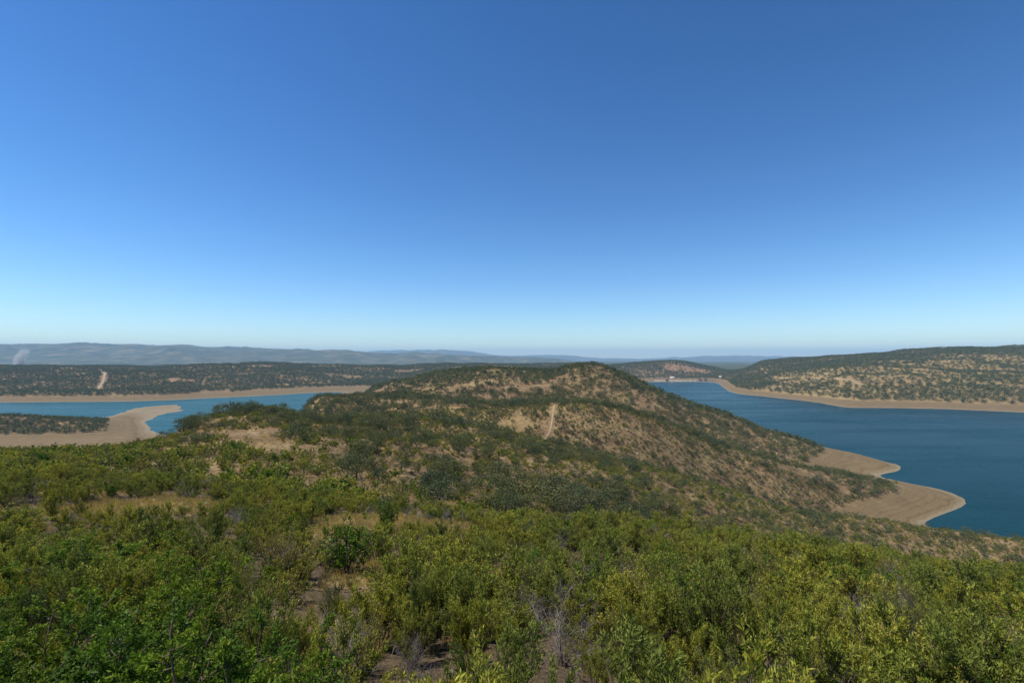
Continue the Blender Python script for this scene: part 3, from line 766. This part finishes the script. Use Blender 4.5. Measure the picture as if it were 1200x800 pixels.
def place_words(kn, u, Y):
    if kn == 'oak':
        if Y < 300:
            a = 'at foot of brown slope' if Y < 105 else 'on middle brown slope' if Y < 170 else 'near crest of middle ridge' if Y < 240 else 'on second spur'
        else: a = 'on far spur'
    else:
        a = ('in front row' if Y < 5.2 else 'behind front row' if Y < 7.2 else 'in near scrub' if Y < 10 else 'in middle scrub' if Y < 14 else 'in upper scrub' if Y < 20
             else 'by hilltop edge' if Y < 46 else 'on left shoulder' if u < 480 and Y < 125 else 'on middle slope')
    cols = ['left of frame', 'below left plateau track', 'below left lake', 'left of centre', 'below middle ridge', 'below twin hilltops', 'below central peak', 'below narrow lake end', 'below right lakeside hill', 'below long sand spit', 'below right lake', 'beyond right edge']
    edges = [0, 110, 230, 350, 470, 590, 710, 830, 950, 1070, 1200]
    return a + ' ' + cols[int(np.searchsorted(edges, u))]

def stuff(name, label, R, pick, zs, yaw, tilt, meshes):
    col = bpy.data.collections.new(name + '_kinds')
    for i, m in enumerate(meshes):
        col.objects.link(bpy.data.objects.new(f'{name}_{i:03d}', m))
    me = bpy.data.meshes.new(name)
    P = np.stack([R[:, 0], R[:, 1], zs], 1).astype(np.float32)
    me.vertices.add(len(P)); me.vertices.foreach_set('co', P.ravel())
    a = me.attributes.new('pick', 'INT', 'POINT'); a.data.foreach_set('value', pick.astype(np.int32))
    a = me.attributes.new('rot', 'FLOAT_VECTOR', 'POINT'); a.data.foreach_set('vector', np.stack([tilt[:, 0], tilt[:, 1], yaw], 1).astype(np.float32).ravel())
    a = me.attributes.new('scl', 'FLOAT_VECTOR', 'POINT'); a.data.foreach_set('vector', np.stack([R[:, 2]*R[:, 3], R[:, 2]*R[:, 3], R[:, 2]], 1).astype(np.float32).ravel())
    o = link(name, me)
    ng = bpy.data.node_groups.new(name, 'GeometryNodeTree')
    ng.interface.new_socket('Geometry', in_out='INPUT', socket_type='NodeSocketGeometry')
    ng.interface.new_socket('Geometry', in_out='OUTPUT', socket_type='NodeSocketGeometry')
    gi, go = ng.nodes.new('NodeGroupInput'), ng.nodes.new('NodeGroupOutput')
    ci = ng.nodes.new('GeometryNodeCollectionInfo'); ci.inputs['Collection'].default_value = col
    ci.inputs['Separate Children'].default_value = True; ci.inputs['Reset Children'].default_value = True
    ip = ng.nodes.new('GeometryNodeInstanceOnPoints'); ip.inputs['Pick Instance'].default_value = True
    def attr(n, t):
        x = ng.nodes.new('GeometryNodeInputNamedAttribute'); x.data_type = t; x.inputs['Name'].default_value = n
        return [s for s in x.outputs if s.enabled and s.name == 'Attribute'][0]
    L = ng.links.new
    L(gi.outputs[0], ip.inputs['Points']); L(ci.outputs[0], ip.inputs['Instance'])
    L(attr('pick', 'INT'), ip.inputs['Instance Index'])
    e2r = ng.nodes.new('FunctionNodeEulerToRotation'); L(attr('rot', 'FLOAT_VECTOR'), e2r.inputs[0]); L(e2r.outputs[0], ip.inputs['Rotation'])
    L(attr('scl', 'FLOAT_VECTOR'), ip.inputs['Scale']); L(ip.outputs[0], go.inputs[0])
    md = o.modifiers.new('scatter', 'NODES'); md.node_group = ng
    return tag(o, label, kind='stuff')

for kn, K in KINDS.items():
    nm, cat, words, grp, snm, slab, part_a, part_b = INFO[kn]
    R = np.concatenate(plants[kn])
    zg = ground_z(R[:, 0], R[:, 1])
    k = seen(R[:, 0], R[:, 1], zg + R[:, 2], np.where(R[:, 1] > 120, 3.0, 1.0))
    R, zg = R[k], zg[k]
    u = u_of(R[:, 0], R[:, 1]); v = HOR - (zg + 0.6*R[:, 2]) / R[:, 1] * 600
    n = len(R)
    yaw = RNG.uniform(0, 6.283, n); tilt = RNG.normal(size=(n, 2)) * 0.06
    pick = np.zeros(n, int)
    dmin = 0
    for (dm, prs), s in zip(K['levels'], K['start']):
        m = (R[:, 1] >= dmin) & (R[:, 1] < dm); dmin = dm
        pick[m] = s + RNG.integers(0, len(prs), m.sum())
    vis = seen(R[:, 0], R[:, 1], zg + 0.9*R[:, 2], -0.3) & (u > -15) & (u < 1215) & (v < 815)
    size = np.where(vis, R[:, 2] / R[:, 1], 0)
    top = np.argsort(-size)[:300]; top = top[size[top] > 0]
    # one object each, with its parts
    cells = {}
    for i in top: cells.setdefault(place_words(kn, u[i], R[i, 1]), []).append(i)
    rows = []
    for place, ids in cells.items():
        ids.sort(key=lambda i: R[i, 1])
        nr = min(4, 1 + len(ids) // 11)
        nms = {1: [''], 2: ['nearer row of ', 'farther row of '], 3: ['near row of ', 'middle row of ', 'far row of '], 4: ['nearest row of ', 'second row of ', 'third row of ', 'farthest row of ']}[nr]
        for q in range(nr): rows.append((nms[q], place, ids[q*len(ids)//nr:(q+1)*len(ids)//nr]))
    for row, place, ids in rows:
        ids = sorted(ids, key=lambda i: u[i])
        for r, i in enumerate(ids):
            h = R[i, 2]
            where = place if not row else 'in ' + row + words.split()[-1] + 's ' + place
            lab = f'{words} {place}' + ('' if len(ids) == 1 else f', {ORD[r]} from left' if not row else f', {row[:-4]}, {ORD[r]} from left')
            o = bpy.data.objects.new(nm, None); COL.objects.link(o)
            o.empty_display_size = 0.2
            o.location = (R[i, 0], R[i, 1], zg[i]); o.rotation_euler = (tilt[i, 0], tilt[i, 1], yaw[i])
            o.scale = (h*R[i, 3], h*R[i, 3], h)
            tag(o, lab, cat, grp)
            w, f = K['protos'][pick[i]][0]
            if f is not None: link(part_a, f, o)
            link(part_b if f is not None else 'branches', w, o)
    rest = np.ones(n, bool); rest[top] = False
    if rest.sum():
        stuff(snm, slab, R[rest], pick[rest], zg[rest], yaw[rest], tilt[rest], [p[1] for p in K['protos']])
    print('PLANTS', kn, n, len(top), flush=True)

# dry grass tufts in the clearings and between the near shrubs
def grass_tuft(seed):
    rng = np.random.default_rng(seed); g = Geo(); n = 26
    P = np.concatenate([rng.normal(size=(n, 2))*0.16, np.full((n, 1), -.03)], 1)
    D = np.concatenate([rng.normal(size=(n, 2))*0.35, np.ones((n, 1))], 1)
    leaves(g, rng, P, D, 1.0, 0.035, rng.uniform(0, 1, n)); v, q, t = g.arrays()
    return mesh_np(f'tuft_{seed}', v, q, mats=[M_STRAW], tint=t)
X, Y = jitter(-40, 40, 3, 38, 0.26)
cm = np.maximum(clear_mask(X, Y, 'straw', 1.25), 0.35*clear_mask(X, Y, 'soil', 1.2))
k = RNG.uniform(size=len(X)) < 0.06 + 0.9*cm
X, Y = X[k], Y[k]; H = RNG.uniform(.15, .38, len(X)); S = np.full(len(X), 1.2)
X2, Y2 = jitter(-200, 300, 46, 300, 1.25, 1.25)
z2 = ground_z(X2, Y2); k = (z2 > BARE_Z) & (RNG.uniform(size=len(X2)) < 0.34 + 0.5*fbm(X2, Y2, 12, 3, 52)) & seen(X2, Y2, z2 + .5, .5)
X2, Y2 = X2[k], Y2[k]
X, Y = np.concatenate([X, X2]), np.concatenate([Y, Y2]); n = len(X)
H = np.concatenate([H, RNG.uniform(.3, .65, len(X2))]); S = np.concatenate([S, RNG.uniform(1.5, 2.6, len(X2))])
stuff('dry_grass', 'straw yellow dry grass in the clearings between shrubs', np.stack([X, Y, H, S], 1), RNG.integers(0, 3, n), ground_z(X, Y),
      RNG.uniform(0, 6.28, n), RNG.normal(size=(n, 2))*.1, [grass_tuft(s) for s in (1, 2, 3)])

def stone_mesh(seed):
    rng = np.random.default_rng(seed)
    v = [(0, 0, .5), (0, 0, -.4)]; m = 6
    for zc, rr in ((.28, .38), (-.12, .5)):
        v += [(math.cos(t)*rr*rng.uniform(.75, 1.2), math.sin(t)*rr*rng.uniform(.75, 1.2), zc*rng.uniform(.7, 1.2)) for t in np.arange(m)/m*6.283]
    q = [[2+j, 8+j, 8+(j+1) % m, 2+(j+1) % m] for j in range(m)]
    t = [[0, 2+j, 2+(j+1) % m] for j in range(m)] + [[1, 8+(j+1) % m, 8+j] for j in range(m)]
    return mesh_np(f'stone_{seed}', v, q, t, mats=[M_STONE])
M_STONE = plain_mat('pale_stone', (0.20, 0.17, 0.14), (0.32, 0.29, 0.25), 2.0, 0.9, 0.25)
X, Y = jitter(-150, 250, 4, 260, 0.9, 1.2)
z = ground_z(X, Y); k = (RNG.uniform(size=len(X)) < 0.05 + 0.10*clear_mask(X, Y)) & seen(X, Y, z + .3, .3) & (z > WATER_Z + 2)
X, Y, z = X[k], Y[k], z[k]; n = len(X)
stuff('stones', 'small pale stones strewn over the bare soil', np.stack([X, Y, 0.08 + 0.3*RNG.uniform(size=n)**3 + 0.001*Y, RNG.uniform(1, 1.6, n)], 1), RNG.integers(0, 3, n), z, RNG.uniform(0, 6.28, n), RNG.normal(size=(n, 2))*.2, [stone_mesh(s) for s in (1, 2, 3)])

# ------------------------------------------------------------------ the dam and the houses at the far end of the lake
def box(x0, x1, y0, y1, z0, z1):
    v = [(x, y, z) for z in (z0, z1) for y in (y0, y1) for x in (x0, x1)]
    return v, [[0, 2, 3, 1], [4, 5, 7, 6], [0, 1, 5, 4], [2, 6, 7, 3], [0, 4, 6, 2], [1, 3, 7, 5]]
def boxes(name, bs, mat, parent):
    vs, qs = [], []
    for b in bs:
        v, q = box(*b); qs += [[i+len(vs) for i in f] for f in q]; vs += v
    return link(name, mesh_np(name, vs, qs, mats=[mat]), parent)
M_CONC = plain_mat('dam_concrete', (0.42, 0.40, 0.37), (0.55, 0.53, 0.49), 0.1, 0.9, 0.0)
M_GATE = plain_mat('gate_steel', (0.05, 0.055, 0.06), (0.09, 0.10, 0.11), 0.2, 0.6, 0.0)
M_WHITE = plain_mat('white_render', (0.70, 0.68, 0.64), (0.80, 0.78, 0.74), 0.3, 0.8, 0.0)
M_TILE = plain_mat('roof_tile', (0.26, 0.13, 0.085), (0.36, 0.19, 0.12), 0.4, 0.9, 0.0)
M_PANE = plain_mat('window_dark', (0.02, 0.025, 0.03), (0.04, 0.045, 0.05), 0.4, 0.2, 0.0)
DY = 2010.0
dam = bpy.data.objects.new('dam', None); COL.objects.link(dam); dam.location = (690, DY, WATER_Z)
tag(dam, 'low pale concrete dam with dark gate towers closing the narrow far end', 'dam')
boxes('crest_wall', [(-130, 118, -4, 4, -12, 4.0)], M_CONC, dam)
boxes('parapet', [(-130, 118, -4.6, -4.05, 2.6, 5.2)], M_CONC, dam)
for x in (-84, 46, 66): boxes('gate_tower', [(x-5, x+5, -9, -4.7, -12, 9.5), (x-6, x+6, -10, -4.8, 9.6, 11)], M_GATE, dam)
for x in range(-64, 40, 18): boxes('pier', [(x-1.2, x+1.2, -8, -4.65, -12, 4.6)], M_CONC, dam)
def house(label, uu, yy, w, dpt, h):
    x = (uu-600)/600*yy; z = float(ground_z(np.array([x]), np.array([yy]))[0])
    o = bpy.data.objects.new('white_house', None); COL.objects.link(o); o.location = (x, yy, z); tag(o, label, 'house', 'white houses by the dam')
    boxes('wall', [(-w/2, w/2, -dpt/2, dpt/2, -4, h)], M_WHITE, o)
    e = 0.6
    v = [(-w/2-e, -dpt/2-e, h+.01), (w/2+e, -dpt/2-e, h+.01), (w/2+e, dpt/2+e, h+.01), (-w/2-e, dpt/2+e, h+.01), (-w/2-e, 0, h+dpt*.28), (w/2+e, 0, h+dpt*.28)]
    link('roof', mesh_np('roof', v, [[0, 1, 5, 4], [2, 3, 4, 5], [0, 3, 2, 1]], [[0, 4, 3], [1, 2, 5]], mats=[M_TILE]), o)
    for k in range(3): boxes('window', [(-w/2+w*(k+.5)/3-.7, -w/2+w*(k+.5)/3+.7, -dpt/2-.1, -dpt/2-.01, h*.4, h*.75)], M_PANE, o)
house('long white house with red roof above the pale dam', 788, 2110.0, 22, 10, 6)
house('small white house on the shore right of the dam', 845, 2080.0, 15, 9, 5)

# ------------------------------------------------------------------ smoke and haze
def volume_mat(name, color, dens, aniso, nodes=None):
    m, nt, out = new_mat(name)
    p = N(nt, 'ShaderNodeVolumePrincipled')
    p.inputs['Color'].default_value = (*color, 1); p.inputs['Density'].default_value = dens; p.inputs['Anisotropy'].default_value = aniso
    if nodes: nodes(nt, p)
    nt.links.new(p.outputs[0], out.inputs['Volume'])
    return m
def puff(nt, p):
    tc = N(nt, 'ShaderNodeTexCoord')
    s = N(nt, 'ShaderNodeSeparateXYZ'); nt.links.new(tc.outputs['Object'], s.inputs[0])
    n = noise(nt, tc.outputs['Object'], 0.045, 5, 0.65)
    ax = mathn(nt, 'ADD', mathn(nt, 'MULTIPLY', mathn(nt, 'MULTIPLY', s.outputs[2], s.outputs[2]), 0.0062), -7.0)
    dx = mathn(nt, 'SUBTRACT', s.outputs[0], ax)
    r2 = mathn(nt, 'ADD', mathn(nt, 'MULTIPLY', dx, dx), mathn(nt, 'MULTIPLY', s.outputs[1], s.outputs[1]))
    R = mathn(nt, 'ADD', mathn(nt, 'MULTIPLY', s.outputs[2], 0.04), 26.0)
    fade = mathn(nt, 'MAXIMUM', mathn(nt, 'SUBTRACT', 1.0, mathn(nt, 'DIVIDE', r2, mathn(nt, 'MULTIPLY', R, R))), 0.0)
    top = mathn(nt, 'MAXIMUM', mathn(nt, 'SUBTRACT', 1.0, mathn(nt, 'DIVIDE', s.outputs[2], 84.0)), 0.0)
    d = mathn(nt, 'MAXIMUM', mathn(nt, 'SUBTRACT', n, 0.40), 0.0)
    d = mathn(nt, 'MULTIPLY', mathn(nt, 'MULTIPLY', d, fade), mathn(nt, 'MULTIPLY', top, 0.95))
    nt.links.new(d, p.inputs['Density'])
SY = 2600.0
g = Geo(); rng = np.random.default_rng(3)
path = np.array([[0, 0, -25], [-8, 0, 6], [-3, 4, 32], [14, 6, 58], [34, 8, 76]], float)
rad = np.array([30, 34, 34, 36, 34.]); th = np.arange(14)/14*2*np.pi
vs = [path[0] - [0, 0, 6]]
for p_, r_ in zip(path, rad):
    wob = 1 + rng.normal(size=14)*0.12
    vs += [p_ + np.array([math.cos(t)*r_*w_, math.sin(t)*r_*w_, 0]) for t, w_ in zip(th, wob)]
vs.append(path[-1] + [6, 0, 14])
qs = [[1+14*i+j, 1+14*i+(j+1) % 14, 1+14*(i+1)+(j+1) % 14, 1+14*(i+1)+j] for i in range(4) for j in range(14)]
ts = [[0, 1+(j+1) % 14, 1+j] for j in range(14)] + [[len(vs)-1, 1+56+j, 1+56+(j+1) % 14] for j in range(14)]
smoke = link('smoke_plume', mesh_np('smoke_plume', vs, qs, ts, mats=[volume_mat('smoke', (0.92, 0.93, 0.95), 0.02, 0.2, puff)]))
smoke.location = ((24-600)/600*SY, SY, (HOR-427)/600*SY)
tag(smoke, 'thin white smoke plume rising behind the wooded left plateau', 'smoke')

v, q = box(-43500, 43500, -60, 30020, -111, 480)
haze = link('haze', mesh_np('haze', v, q, mats=[volume_mat('haze', (0.45, 0.73, 1.0), 6.5e-5, 0.0)]))
haze.display_type = 'BOUNDS'
tag(haze, 'thin blue summer haze over the lake and hills', kind='stuff')
